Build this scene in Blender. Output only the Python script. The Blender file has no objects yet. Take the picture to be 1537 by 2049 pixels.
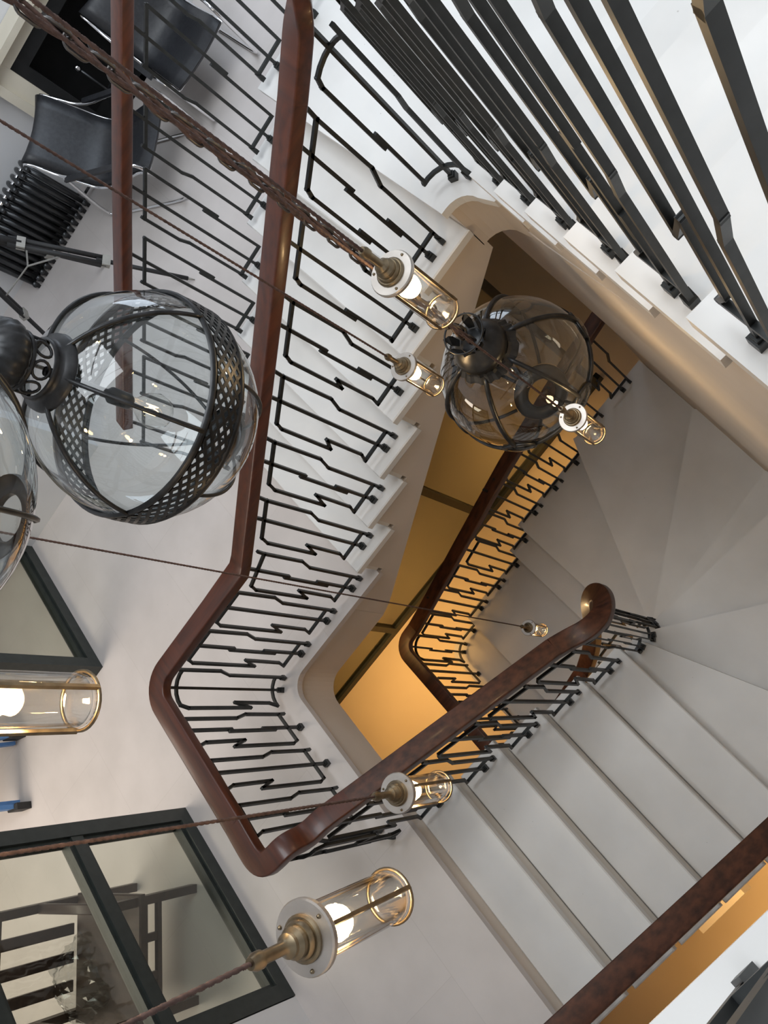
import bpy, math, random
from math import sin, cos, pi, radians as rad
from mathutils import Vector, Matrix

random.seed(7)
scene = bpy.context.scene
scene.cycles.max_bounces = 7; scene.cycles.transparent_max_bounces = 16
scene.cycles.caustics_reflective = False; scene.cycles.caustics_refractive = False
COL = scene.collection

# ------------------------------------------------------------------ camera
# world: z = 0 is the middle landing, the phone is held 4 m above it, over the well
F_PX, NADIR, AZ = 1720.0, (1921.0, 1412.0), rad(67.0)
W, H = 1537.0, 2049.0
down = Vector((NADIR[0] - W / 2, -(NADIR[1] - H / 2), -F_PX)).normalized()
zc = -down
yc = Vector((0, 0, -1)); yc = (yc - yc.dot(zc) * zc).normalized()
xc = yc.cross(zc)
Rm = Matrix((xc, yc, zc))
Rm = Matrix(((cos(AZ), sin(AZ), 0), (-sin(AZ), cos(AZ), 0), (0, 0, 1))) @ Rm
cam_data = bpy.data.cameras.new('camera')
cam = bpy.data.objects.new('camera', cam_data)
COL.objects.link(cam)
cam_data.sensor_fit = 'VERTICAL'
cam_data.sensor_height = 24.0
cam_data.lens = F_PX / H * 24.0
cam_data.clip_start = 0.01
M4 = Rm.to_4x4(); M4.translation = (0, 0, 4.0)
cam.matrix_world = M4
scene.camera = cam

# ------------------------------------------------------------------ light
world = bpy.data.worlds.new('world'); scene.world = world
world.use_nodes = True
world.node_tree.nodes['Background'].inputs[0].default_value = (0.80, 0.88, 1.0, 1)
world.node_tree.nodes['Background'].inputs[1].default_value = 0.3

def area(name, loc, target, sx, sy, power, col, spread=180):
    d = bpy.data.lights.new(name, 'AREA'); d.shape = 'RECTANGLE'
    d.size, d.size_y, d.energy, d.color = sx, sy, power, col
    o = bpy.data.objects.new(name, d); COL.objects.link(o)
    d.spread = rad(spread)
    o.location = loc
    o.rotation_euler = (Vector(target) - Vector(loc)).to_track_quat('-Z', 'Y').to_euler()
    return o

DAY = (0.90, 0.955, 1.0)
WARM = (1.0, 0.54, 0.17)
area('skylight_daylight', (2.3, -0.3, 6.8), (2.3, -0.3, 0), 3.4, 3.0, 200, DAY)
area('hall_window_daylight', (5.6, -2.3, 2.3), (5.4, 1.2, 0.0), 2.4, 2.2, 58, (0.76, 0.87, 1.0))
area('back_room_lamp_light', (2.9, 5.2, 2.6), (2.6, 4.6, 0), 2.2, 1.2, 58, (1.0, 0.88, 0.74))
area('ground_lamp_light', (3.55, 3.0, -0.50), (3.55, 3.0, -4), 0.8, 1.4, 15, WARM, 60)
area('ground_lamp_light', (3.7, 0.6, -2.9), (3.75, 0.6, -4), 0.5, 2.2, 5.5, WARM, 120)
area('ground_lamp_light', (-0.6, 1.5, -1.6), (-0.3, 1.5, -4), 0.6, 1.8, 20, WARM, 110)

vs = scene.view_settings
vs.view_transform = 'Standard'; vs.look = 'None'
vs.exposure = 0.13; vs.gamma = 1.0; vs.use_curve_mapping = False

# ------------------------------------------------------------------ materials
def new_mat(name):
    m = bpy.data.materials.new(name); m.use_nodes = True
    return m, m.node_tree, m.node_tree.nodes['Principled BSDF']

def pmat(name, c1, c2=None, rough=0.5, metal=0.0, scale=8.0, detail=4.0, stretch=(1, 1, 1), bump=0.0, lo=0.35, hi=0.7, coat=0.0, spec=0.5):
    m, t, b = new_mat(name)
    b.inputs['Roughness'].default_value = rough
    b.inputs['Metallic'].default_value = metal
    b.inputs['Specular IOR Level'].default_value = spec
    if coat:
        b.inputs['Coat Weight'].default_value = coat; b.inputs['Coat Roughness'].default_value = 0.12
    c2 = c2 or tuple(x * 0.85 for x in c1)
    tc = t.nodes.new('ShaderNodeTexCoord'); mp = t.nodes.new('ShaderNodeMapping')
    mp.inputs['Scale'].default_value = stretch
    nz = t.nodes.new('ShaderNodeTexNoise'); nz.inputs['Scale'].default_value = scale; nz.inputs['Detail'].default_value = detail
    cr = t.nodes.new('ShaderNodeValToRGB')
    cr.color_ramp.elements[0].position = lo; cr.color_ramp.elements[0].color = (*c1, 1)
    cr.color_ramp.elements[1].position = hi; cr.color_ramp.elements[1].color = (*c2, 1)
    L = t.links.new
    L(tc.outputs['Object'], mp.inputs['Vector']); L(mp.outputs[0], nz.inputs['Vector'])
    L(nz.outputs['Fac'], cr.inputs[0]); L(cr.outputs[0], b.inputs['Base Color'])
    if bump:
        bp = t.nodes.new('ShaderNodeBump'); bp.inputs['Strength'].default_value = bump; bp.inputs['Distance'].default_value = 0.01
        L(nz.outputs['Fac'], bp.inputs['Height']); L(bp.outputs[0], b.inputs['Normal'])
    return m

def stone_mat(name, c1, c2, speck, rough=0.45, slabs=None):
    m = pmat(name, c1, c2, rough, 0, 3.0, 6.0)
    t = m.node_tree; b = t.nodes['Principled BSDF']; L = t.links.new
    cr = [n for n in t.nodes if n.type == 'VALTORGB'][0]
    tc = [n for n in t.nodes if n.type == 'TEX_COORD'][0]
    vo = t.nodes.new('ShaderNodeTexVoronoi'); vo.inputs['Scale'].default_value = 14.0
    nz = t.nodes.new('ShaderNodeTexNoise'); nz.inputs['Scale'].default_value = 60.0
    L(tc.outputs['Object'], vo.inputs['Vector']); L(tc.outputs['Object'], nz.inputs['Vector'])
    r2 = t.nodes.new('ShaderNodeValToRGB')
    r2.color_ramp.elements[0].position = 0.03; r2.color_ramp.elements[0].color = (1, 1, 1, 1)
    r2.color_ramp.elements[1].position = 0.055; r2.color_ramp.elements[1].color = (0, 0, 0, 1)
    L(vo.outputs['Distance'], r2.inputs[0])
    r3 = t.nodes.new('ShaderNodeValToRGB')
    r3.color_ramp.elements[0].position = 0.55; r3.color_ramp.elements[1].position = 0.7
    L(nz.outputs['Fac'], r3.inputs[0])
    mu = t.nodes.new('ShaderNodeMath'); mu.operation = 'MULTIPLY'
    L(r2.outputs[0], mu.inputs[0]); L(r3.outputs[0], mu.inputs[1])
    mx = t.nodes.new('ShaderNodeMixRGB'); mx.inputs[2].default_value = (*speck, 1)
    L(mu.outputs[0], mx.inputs[0]); L(cr.outputs[0], mx.inputs[1])
    last = mx
    if slabs:
        bt = t.nodes.new('ShaderNodeTexBrick')
        bt.inputs['Color1'].default_value = (1, 1, 1, 1); bt.inputs['Color2'].default_value = (0.965, 0.965, 0.965, 1)
        bt.inputs['Mortar'].default_value = (0.91, 0.905, 0.90, 1)
        bt.inputs['Scale'].default_value = 1.0; bt.inputs['Mortar Size'].default_value = 0.002
        bt.inputs['Brick Width'].default_value = slabs[0]; bt.inputs['Row Height'].default_value = slabs[1]
        L(tc.outputs['Object'], bt.inputs['Vector'])
        m2 = t.nodes.new('ShaderNodeMixRGB'); m2.blend_type = 'MULTIPLY'; m2.inputs[0].default_value = 1
        L(mx.outputs[0], m2.inputs[1]); L(bt.outputs[0], m2.inputs[2]); last = m2
    L(last.outputs[0], b.inputs['Base Color'])
    return m

def wood_mat(name, c1, c2, rough=0.3, coat=0.5, axis=1):
    st = [9, 9, 9]; st[axis] = 0.9
    return pmat(name, c1, c2, rough, 0, 4.0, 7.0, tuple(st), 0.03, 0.3, 0.75, coat)

def glass_mat(name, tint=(0.97, 0.985, 0.985), refl=1.0):
    m = bpy.data.materials.new(name); m.use_nodes = True
    t = m.node_tree; t.nodes.clear(); L = t.links.new
    out = t.nodes.new('ShaderNodeOutputMaterial'); mix = t.nodes.new('ShaderNodeMixShader')
    tr = t.nodes.new('ShaderNodeBsdfTransparent'); gl = t.nodes.new('ShaderNodeBsdfGlossy')
    gl.inputs['Roughness'].default_value = 0.02
    fr = t.nodes.new('ShaderNodeFresnel'); fr.inputs['IOR'].default_value = 1.5
    nz = t.nodes.new('ShaderNodeTexNoise'); nz.inputs['Scale'].default_value = 5.0
    bp = t.nodes.new('ShaderNodeBump'); bp.inputs['Strength'].default_value = 0.12; bp.inputs['Distance'].default_value = 0.02
    tc = t.nodes.new('ShaderNodeTexCoord'); L(tc.outputs['Object'], nz.inputs['Vector'])
    L(nz.outputs['Fac'], bp.inputs['Height']); L(bp.outputs[0], gl.inputs['Normal'])
    mu = t.nodes.new('ShaderNodeMath'); mu.operation = 'MULTIPLY'; mu.inputs[1].default_value = refl
    tr.inputs[0].default_value = (*tint, 1)
    ge = t.nodes.new('ShaderNodeNewGeometry'); mr = t.nodes.new('ShaderNodeMapRange')   # same reflectance from both sides of the sheet
    mr.inputs['To Min'].default_value = 1.5; mr.inputs['To Max'].default_value = 1 / 1.5
    L(ge.outputs['Backfacing'], mr.inputs['Value']); L(mr.outputs[0], fr.inputs['IOR'])
    L(fr.outputs[0], mu.inputs[0]); L(mu.outputs[0], mix.inputs[0]); L(tr.outputs[0], mix.inputs[1]); L(gl.outputs[0], mix.inputs[2])
    L(mix.outputs[0], out.inputs[0])
    return m

def emit_mat(name, col, s):
    m, t, b = new_mat(name)
    b.inputs['Base Color'].default_value = (*col, 1)
    b.inputs['Emission Color'].default_value = (*col, 1); b.inputs['Emission Strength'].default_value = s
    return m

MT = {
    'tread': stone_mat('white_limestone', (0.80, 0.79, 0.77), (0.72, 0.71, 0.69), (0.45, 0.43, 0.40)),
    'riser': pmat('cream_riser_stone', (0.76, 0.72, 0.66), (0.70, 0.66, 0.60), 0.6, 0, 6),
    'floor': stone_mat('landing_limestone', (0.66, 0.61, 0.585), (0.59, 0.545, 0.52), (0.38, 0.35, 0.33), 0.5, (1.3, 0.62)),
    'string': pmat('cream_plaster', (0.70, 0.62, 0.54), (0.66, 0.585, 0.51), 0.8, 0, 3),
    'nosing': pmat('tread_underside', (0.55, 0.47, 0.41), (0.5, 0.43, 0.37), 0.8, 0, 3),
    'wall': pmat('white_wall_paint', (0.74, 0.74, 0.75), (0.70, 0.70, 0.71), 0.8, 0, 2),
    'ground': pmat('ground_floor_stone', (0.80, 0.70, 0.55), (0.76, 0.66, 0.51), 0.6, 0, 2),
    'iron': pmat('blackened_iron', (0.012, 0.014, 0.014), (0.026, 0.028, 0.028), 0.42, 0.25, 30),
    'rail': wood_mat('mahogany', (0.098, 0.024, 0.009), (0.038, 0.010, 0.005), 0.36, 0.15),
    'railx': wood_mat('mahogany_cross', (0.098, 0.024, 0.009), (0.038, 0.010, 0.005), 0.36, 0.15, axis=0),
    'raild': wood_mat('walnut', (0.105, 0.036, 0.018), (0.022, 0.008, 0.005), 0.45, 0.12),
    'frame': pmat('dark_green_frame_paint', (0.016, 0.021, 0.019), (0.026, 0.032, 0.029), 0.45, 0, 20),
    'glass': glass_mat('lantern_glass', (0.91, 0.95, 0.96), 1.7),
    'smoke': glass_mat('smoked_lantern_glass', (0.70, 0.69, 0.65), 2.4),
    'lampglass': glass_mat('clear_lamp_glass', (0.97, 0.97, 0.96)),
    'pane': glass_mat('window_glass', (0.86, 0.88, 0.84)),
    'bronze': pmat('dark_bronze', (0.020, 0.021, 0.022), (0.05, 0.05, 0.052), 0.38, 0.7, 25),
    'brass': pmat('aged_brass', (0.30, 0.235, 0.15), (0.17, 0.13, 0.085), 0.35, 1.0, 30),
    'nickel': pmat('brushed_flange_metal', (0.60, 0.55, 0.50), (0.48, 0.44, 0.40), 0.38, 0.95, 20),
    'bulb': emit_mat('glowing_bulb', (1.0, 0.72, 0.36), 26.0),
    'filament': emit_mat('glowing_filament', (1.0, 0.62, 0.25), 10.0),
    'cord': pmat('brown_twisted_cord', (0.14, 0.085, 0.072), (0.07, 0.042, 0.036), 0.8, 0, 60),
    'steel': pmat('galvanised_chain', (0.16, 0.15, 0.145), (0.10, 0.095, 0.09), 0.4, 0.9, 40),
    'leather': pmat('black_leather', (0.012, 0.013, 0.016), (0.022, 0.023, 0.027), 0.42, 0, 40, bump=0.1),
    'chrome': pmat('chrome', (0.85, 0.85, 0.86), (0.8, 0.8, 0.82), 0.12, 1.0, 5),
    'radiator': pmat('gunmetal_radiator', (0.07, 0.072, 0.075), (0.05, 0.052, 0.055), 0.3, 0.7, 20),
    'mantel': pmat('cream_mantel_stone', (0.72, 0.66, 0.54), (0.66, 0.60, 0.48), 0.6, 0, 4),
    'soot': pmat('soot_black', (0.006, 0.006, 0.006), (0.012, 0.012, 0.012), 0.9, 0, 10),
    'rubber': pmat('black_rubber', (0.014, 0.014, 0.015), (0.02, 0.02, 0.021), 0.6, 0, 30),
    'clamp': pmat('grey_clamp_plastic', (0.34, 0.33, 0.30), (0.28, 0.27, 0.25), 0.5, 0, 30),
    'blue': pmat('blue_fibreglass', (0.10, 0.24, 0.52), (0.08, 0.2, 0.45), 0.5, 0, 30),
    'sheet': pmat('white_dust_sheet', (0.78, 0.77, 0.80), (0.70, 0.69, 0.72), 0.8, 0, 4),
    'chairwood': wood_mat('dark_chair_wood', (0.075, 0.045, 0.035), (0.04, 0.024, 0.02), 0.5, 0.1),
    'plastic': glass_mat('plastic_wrap', (0.72, 0.73, 0.72), 1.5),
}

# ------------------------------------------------------------------ mesh helpers
class MB:
    def __init__(s): s.v, s.f = [], []
    def add(s, vs_, fs):
        o = len(s.v); s.v += [tuple(p) for p in vs_]; s.f += [tuple(i + o for i in q) for q in fs]; return s
    def box(s, x0, x1, y0, y1, z0, z1):
        return s.add([(x0, y0, z0), (x1, y0, z0), (x1, y1, z0), (x0, y1, z0), (x0, y0, z1), (x1, y0, z1), (x1, y1, z1), (x0, y1, z1)],
                     [(3, 2, 1, 0), (4, 5, 6, 7), (0, 1, 5, 4), (1, 2, 6, 5), (2, 3, 7, 6), (3, 0, 4, 7)])
    def bevbox(s, x0, x1, y0, y1, z0, z1, b):
        # box with its top edges chamfered
        P = [(x0, y0), (x1, y0), (x1, y1), (x0, y1)]
        Q = [(x0 + b, y0 + b), (x1 - b, y0 + b), (x1 - b, y1 - b), (x0 + b, y1 - b)]
        vs_ = [(x, y, z0) for x, y in P] + [(x, y, z1 - b) for x, y in P] + [(x, y, z1) for x, y in Q]
        fs = [(3, 2, 1, 0), (8, 9, 10, 11)]
        for i in range(4):
            j = (i + 1) % 4
            fs += [(i, j, 4 + j, 4 + i), (4 + i, 4 + j, 8 + j, 8 + i)]
        return s.add(vs_, fs)
    def bar(s, a, b, w, h, up=(0, 0, 1)):
        a, b = Vector(a), Vector(b); d = (b - a).normalized(); up = Vector(up)
        sd = d.cross(up)
        if sd.length < 1e-4: sd = d.cross(Vector((1, 0, 0)))
        sd.normalize(); u = sd.cross(d)
        vs_ = []
        for p in (a, b):
            for i, j in ((-1, -1), (1, -1), (1, 1), (-1, 1)): vs_.append(p + sd * (w / 2 * i) + u * (h / 2 * j))
        return s.add(vs_, [(3, 2, 1, 0), (4, 5, 6, 7), (0, 1, 5, 4), (1, 2, 6, 5), (2, 3, 7, 6), (3, 0, 4, 7)])
    def prism(s, poly, z0, z1):
        n = len(poly)
        ar = sum(poly[i][0] * poly[(i + 1) % n][1] - poly[(i + 1) % n][0] * poly[i][1] for i in range(n))
        if ar < 0: poly = poly[::-1]
        vs_ = [(x, y, z0) for x, y in poly] + [(x, y, z1) for x, y in poly]
        fs = [tuple(range(n - 1, -1, -1)), tuple(range(n, 2 * n))] + [(i, (i + 1) % n, n + (i + 1) % n, n + i) for i in range(n)]
        return s.add(vs_, fs)
    def prism_x(s, poly, x0, x1):
        # poly in (y, z), extruded along x
        n = len(poly)
        ar = sum(poly[i][0] * poly[(i + 1) % n][1] - poly[(i + 1) % n][0] * poly[i][1] for i in range(n))
        if ar < 0: poly = poly[::-1]
        vs_ = [(x0, y, z) for y, z in poly] + [(x1, y, z) for y, z in poly]
        fs = [tuple(range(n - 1, -1, -1)), tuple(range(n, 2 * n))] + [(i, (i + 1) % n, n + (i + 1) % n, n + i) for i in range(n)]
        return s.add(vs_, fs)
    def tube(s, pts, r, n=8, closed=False, caps=True):
        pts = [Vector(p) for p in pts]; m = len(pts)
        rs = r if isinstance(r, (list, tuple)) else [r] * m
        vs_, fs = [], []; prev = None
        for i, p in enumerate(pts):
            if closed: d = pts[(i + 1) % m] - pts[i - 1]
            else: d = pts[min(i + 1, m - 1)] - pts[max(i - 1, 0)]
            d.normalize()
            if prev is None:
                a = Vector((0, 0, 1)) if abs(d.z) < 0.9 else Vector((1, 0, 0)); prev = (a - a.dot(d) * d).normalized()
            else: prev = (prev - prev.dot(d) * d).normalized()
            q = d.cross(prev)
            for k in range(n):
                t = 2 * pi * k / n; vs_.append(p + (prev * cos(t) + q * sin(t)) * rs[i])
        rng = m if closed else m - 1
        for i in range(rng):
            for k in range(n):
                a, b = i * n, ((i + 1) % m) * n; k2 = (k + 1) % n
                fs.append((a + k, a + k2, b + k2, b + k))
        if not closed and caps: fs += [tuple(range(n - 1, -1, -1)), tuple(range((m - 1) * n, m * n))]
        return s.add(vs_, fs)
    def lathe(s, prof, n=24, c=(0, 0, 0), mod=None):
        vs_, fs = [], []
        for (r, z) in prof:
            for k in range(n):
                t = 2 * pi * k / n; rr = r * (mod(t) if mod else 1)
                vs_.append((c[0] + rr * cos(t), c[1] + rr * sin(t), c[2] + z))
        for i in range(len(prof) - 1):
            for k in range(n):
                k2 = (k + 1) % n
                fs.append((i * n + k, i * n + k2, (i + 1) * n + k2, (i + 1) * n + k))
        return s.add(vs_, fs)
    def sweep(s, pts, sec, ups=None):
        pts = [Vector(p) for p in pts]; m = len(pts); n = len(sec); vs_, fs = [], []
        for i, p in enumerate(pts):
            d = (pts[min(i + 1, m - 1)] - pts[max(i - 1, 0)]).normalized()
            up = Vector((0, 0, 1)) if ups is None else Vector(ups[i])
            sd = d.cross(up).normalized(); u = sd.cross(d)
            k = 1.0
            if 0 < i < m - 1:
                cs = (pts[i] - pts[i - 1]).normalized().dot(d); k = 1 / max(cs, 0.5)
            for a, b in sec: vs_.append(p + sd * a * k + u * b)
        for i in range(m - 1):
            for k in range(n):
                k2 = (k + 1) % n; fs.append((i * n + k, i * n + k2, (i + 1) * n + k2, (i + 1) * n + k))
        fs += [tuple(range(n - 1, -1, -1)), tuple(range((m - 1) * n, m * n))]
        return s.add(vs_, fs)
    def mesh(s, name, mat, smooth=False):
        me = bpy.data.meshes.new(name); me.from_pydata(s.v, [], s.f); me.update()
        if mat: me.materials.append(MT[mat])
        if smooth:
            me.polygons.foreach_set('use_smooth', [True] * len(me.polygons))
        return me
    def build(s, name, mat, parent=None, smooth=False):
        return link(name, s.mesh(name, mat, smooth), parent)

def link(name, me, parent=None, loc=None, rz=None):
    o = bpy.data.objects.new(name, me); COL.objects.link(o)
    if parent: o.parent = parent
    if loc is not None: o.location = loc
    if rz is not None: o.rotation_euler = (0, 0, rz)
    return o

def tag(o, label, cat, group=None):
    o['label'] = label; o['category'] = cat
    if group: o['group'] = group
    return o

def thing(name, label, cat, loc=(0, 0, 0), rz=0, group=None):
    return tag(link(name, None, None, loc, rz), label, cat, group)

def struct(o):
    o['kind'] = 'structure'; return o

def copy_tree(o, parent=None):
    c = o.copy(); COL.objects.link(c)
    if parent: c.parent = parent
    for ch in list(o.children): copy_tree(ch, c)
    return c

def arc(cx_, cy_, r, a0, a1, n):
    return [(cx_ + r * cos(rad(a0 + (a1 - a0) * i / n)), cy_ + r * sin(rad(a0 + (a1 - a0) * i / n))) for i in range(n + 1)]

R_ = 0.19                       # riser height
# ------------------------------------------------------------------ setting
# skewed side of the well: the wall under the upper flight
def wall_y(x): return -0.44 + 0.1085 * (2.23 - x)

bd = [(2.378, 1.374)] + arc(2.258, 2.125, 0.12, 0, 90, 8) + [(1.42, 2.245), (1.385, 2.17), (0.085, 2.17), (-1.5, 2.17), (-1.5, 6.5), (7.0, 6.5), (7.0, -2.5), (3.80, -2.5), (3.80, 1.374)]
fl = struct(MB().prism(bd, -0.045, 0.0).build('floor', 'floor'))
bd2 = [(2.40, 1.66)] + arc(2.26, 2.127, 0.14, 0, 90, 8) + [(1.42, 2.267), (1.38, 2.20), (0.085, 2.20), (-1.5, 2.20), (-1.5, 6.5), (7.0, 6.5), (7.0, -2.5), (3.82, -2.5), (3.82, 1.66)]
MB().prism(bd2, -0.385, -0.0452).build('slab_edge', 'string', fl)

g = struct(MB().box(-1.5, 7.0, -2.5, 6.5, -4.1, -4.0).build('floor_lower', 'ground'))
struct(MB().box(-1.6, -1.5, -2.5, 6.5, -4.0, 7.0).build('wall_west', 'wall'))
struct(MB().box(7.0, 7.1, -2.5, -0.45, -4.0, 7.0).box(7.0, 7.1, 0.55, 6.5, -4.0, 7.0).box(7.0, 7.1, -0.45, 0.55, 0.97, 7.0).box(7.0, 7.1, -0.45, 0.55, -4.0, 0.0).build('wall_east', 'wall'))
struct(MB().box(-1.6, 7.1, -2.6, -2.5, -4.1, 7.0).build('wall_south', 'wall'))
struct(MB().box(-1.6, 7.1, 6.5, 6.6, -4.1, 7.0).build('wall_north', 'wall'))
struct(MB().box(-1.6, 7.1, -2.6, 6.6, 7.0, 7.1).build('ceiling', 'wall'))
# wall with the glazed screens, its opening between them, and the return beside it
struct(MB().box(-1.5, 1.15, 3.34, 3.46, 0.0, 7.0).build('wall_screen', 'wall'))
struct(MB().box(4.985, 5.0 + 0.1, 2.35, 3.46, 0.0, 7.0).build('wall_return', 'wall'))
struct(MB().box(1.15, 5.0, 3.34, 3.46, 2.30, 7.0).build('wall_over_screen', 'wall'))
struct(MB().box(5.1, 7.0, 3.34, 3.46, 0.0, 7.0).build('wall_hall', 'wall'))
struct(MB().box(-1.5, 7.0, 3.46, 6.5, 2.85, 2.95).build('ceiling_back_room', 'wall'))
struct(MB().box(-1.499, 2.4, 2.28, 3.339, 4.75, 5.10).build('shade_slab', 'wall'))   # unseen slab added overhead to keep skylight off the landing

# wall under the upper flight (skewed) and lower stair wall beneath it
def skew_wall(name, x0, x1, z0, z1, off, mat, th=0.12):
    p = [(x0, wall_y(x0) + off), (x1, wall_y(x1) + off), (x1, wall_y(x1) + off - th), (x0, wall_y(x0) + off - th)]
    return struct(MB().prism(p, z0, z1).build(name, mat))
skew_wall('wall_lower_stair', -0.6, 2.95, -4.0, -0.39, -0.045, 'string', 0.10)
# upper one follows the slope of the flight
x0, x1 = -0.30, 3.78
def soff0(x): return 1.5 + R_ * (2.23 - x) / 0.2975 - 0.53
wv = []
tops = [(x0, soff0(x0) + 0.02), (2.05, soff0(2.05) + 0.02), (2.36, 0.965), (x1, 0.965)]
vv, ff = [], []
n = len(tops)
for t in (0, 1):
    for (x, z) in tops: vv.append((x, wall_y(x) - 0.12 * t, z))
    for (x, z) in tops: vv.append((x, wall_y(x) - 0.12 * t, -0.39))
for i in range(n - 1):
    a = i; b = i + 1
    ff += [(n + a, n + b, b, a), (2 * n + a, 2 * n + b, 3 * n + b, 3 * n + a), (a, b, 2 * n + b, 2 * n + a), (3 * n + a, 3 * n + b, n + b, n + a)]
ff += [(0, 2 * n, 3 * n, n), (n - 1, 2 * n - 1, 4 * n - 1, 3 * n - 1)]
struct(MB().add(vv, ff).build('wall_upper_stair', 'string'))

# ------------------------------------------------------------------ stairs
S1 = 0.28
def f1_front(k): return 1.551 - S1 * (7 - k) + 0.133
fl1 = thing('stair_flight', 'flight of white stone steps rising from the landing beside the hall with chairs', 'staircase', (2.378, 1.4, 0))
def at_parent(o, root):
    o.parent = root; o.matrix_parent_inverse = root.matrix_basis.inverted(); return o
def part(mb, name, mat, root, smooth=False):
    o = mb.build(name, mat, None, smooth)
    o.parent = root
    me = o.data; off = root.location
    for v in me.vertices: v.co -= off
    return o
for k in range(1, 7):
    z = R_ * (7 - k)
    part(MB().bevbox(2.378, 3.80, f1_front(k - 1) - 0.03, f1_front(k), z - 0.045, z, 0.006), 'tread', 'tread', fl1)
    part(MB().box(2.402, 3.78, f1_front(k) - 0.05, f1_front(k) - 0.03, z - R_ + 0.001, z - 0.0455), 'riser', 'riser', fl1)
# quarter landing at the top of that flight
tq = [(2.378, f1_front(0))] + arc(2.278, -0.30, 0.10, 0, -90, 6)[0:] + [(2.20, -0.4235 + 0.003), (2.03, -1.85), (3.80, -1.85), (3.80, f1_front(0))]
part(MB().prism(tq, 7 * R_ - 0.045, 7 * R_), 'landing_slab', 'tread', fl1)
tq2 = [(2.402, f1_front(0) - 0.03)] + arc(2.28, -0.31, 0.122, 0, -90, 6) + [(2.20, -0.44), (2.03, -1.83), (3.78, -1.83), (3.78, f1_front(0) - 0.03)]
part(MB().prism(tq2, 7 * R_ - 0.36, 7 * R_ - 0.0455), 'landing_edge', 'string', fl1)
# closed string and soffit
poly = []
for k in range(1, 7):
    z = R_ * (7 - k) - 0.046
    poly += [(f1_front(k - 1) - 0.05, z), (f1_front(k) - 0.05, z)]
poly += [(f1_front(6) - 0.05, -0.046), (1.659, -0.046), (1.659, -0.383), (1.63, -0.375), (1.58, -0.352), (1.52, -0.317), (f1_front(0) - 0.05, 0.91)]
part(MB().prism_x(poly, 2.402, 3.78), 'string', 'string', fl1)

# upper flight beside the camera (runs along the skewed wall)
G0 = (2.23, -0.4235); D0 = Vector((-0.2975, 0.034)); d0 = D0.normalized(); w0 = Vector((d0.y, -d0.x)) * -1.0
if w0.y > 0: w0 = -w0
def f0_corner(k): return Vector(G0) + D0 * k
fl0 = thing('stair_flight', 'bright white stone steps of the highest flight, above the cream wall of the well', 'staircase', (2.23, -0.42, 7 * R_))
WID0 = 1.35
for k in range(0, 8):
    z = 1.5 + R_ * k
    a = f0_corner(k); b = f0_corner(k + 1) - d0 * -0.03
    P = [a, b, b + w0 * WID0, a + w0 * WID0]
    part(MB().prism([(p.x, p.y) for p in P], z - 0.05, z), 'tread', 'tread', fl0)
    r0 = a + d0 * 0.03 + w0 * 0.025; r1 = r0 + d0 * 0.02
    P = [r0, r1, r1 + w0 * (WID0 - 0.03), r0 + w0 * (WID0 - 0.03)]
    part(MB().prism([(p.x, p.y) for p in P], z - R_ + 0.001, z - 0.0505), 'riser', 'riser', fl0)
# string of that flight: vertical slab under the treads
pts = []
for k in range(0, 8):
    z = 1.5 + R_ * k - 0.051
    pts += [(f0_corner(k) + d0 * 0.05, z), (f0_corner(k + 1) + d0 * 0.05, z)]
e = f0_corner(8) + d0 * 0.05; s_ = f0_corner(0) + d0 * 0.05
pts += [(e, 1.5 + R_ * 8 - 0.56), (s_, 1.5 - 0.52)]
vv = [(p.x + w0.x * 0.022, p.y + w0.y * 0.022, z) for p, z in pts] + [(p.x + w0.x * WID0, p.y + w0.y * WID0, z) for p, z in pts]
n = len(pts)
ff = [tuple(range(n)), tuple(range(2 * n - 1, n - 1, -1))] + [((i + 1) % n, i, n + i, n + (i + 1) % n) for i in range(n)]
part(MB().add(vv, ff), 'string', 'string', fl0)
# landing at the top of it
la = thing('upper_landing', 'white stone landing at the head of the highest flight, with a dark railing', 'landing', (-0.2, 0.5, 3.02))
ZA = 1.5 + R_ * 8
part(MB().prism([(-0.15, -0.12), (-0.012, 0.05), (-0.012, 3.30), (-1.499, 3.30), (-1.499, -1.7), (-0.3, -1.7)], ZA - 0.05, ZA), 'landing_slab', 'tread', la)
part(MB().prism([(-0.17, -0.12), (-0.035, 0.06), (-0.035, 3.30), (-1.499, 3.30), (-1.499, -1.65), (-0.3, -1.65)], ZA - 0.34, ZA - 0.0505), 'landing_edge', 'string', la)

# lower flight with the big treads
S2 = 0.2505
def f2_front(k): return 2.17 - S2 * k
fl2 = thing('stair_flight', 'flight of wide pale stone steps falling from the landing, walnut rail on its open side', 'staircase', (0.7, 2.17, -0.19))
for k in range(1, 6):
    z = -R_ * k
    part(MB().bevbox(0.085, 1.385, f2_front(k), f2_front(k - 1) + 0.03, z - 0.045, z, 0.006), 'tread', 'tread', fl2)
for k in range(1, 6):
    z = -R_ * k
    part(MB().box(0.105, 1.365, f2_front(k) + 0.03, f2_front(k) + 0.05, z - R_ + 0.001, z - 0.0455), 'riser', 'riser', fl2)
poly = []
for k in range(1, 6):
    z = -R_ * k - 0.046
    poly += [(f2_front(k - 1) + 0.05, z), (f2_front(k) + 0.05, z)]
poly += [(f2_front(5) + 0.05, -1.24), (2.20, -0.42)]
part(MB().prism_x(poly, 0.11, 1.362), 'string', 'string', fl2)

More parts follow.
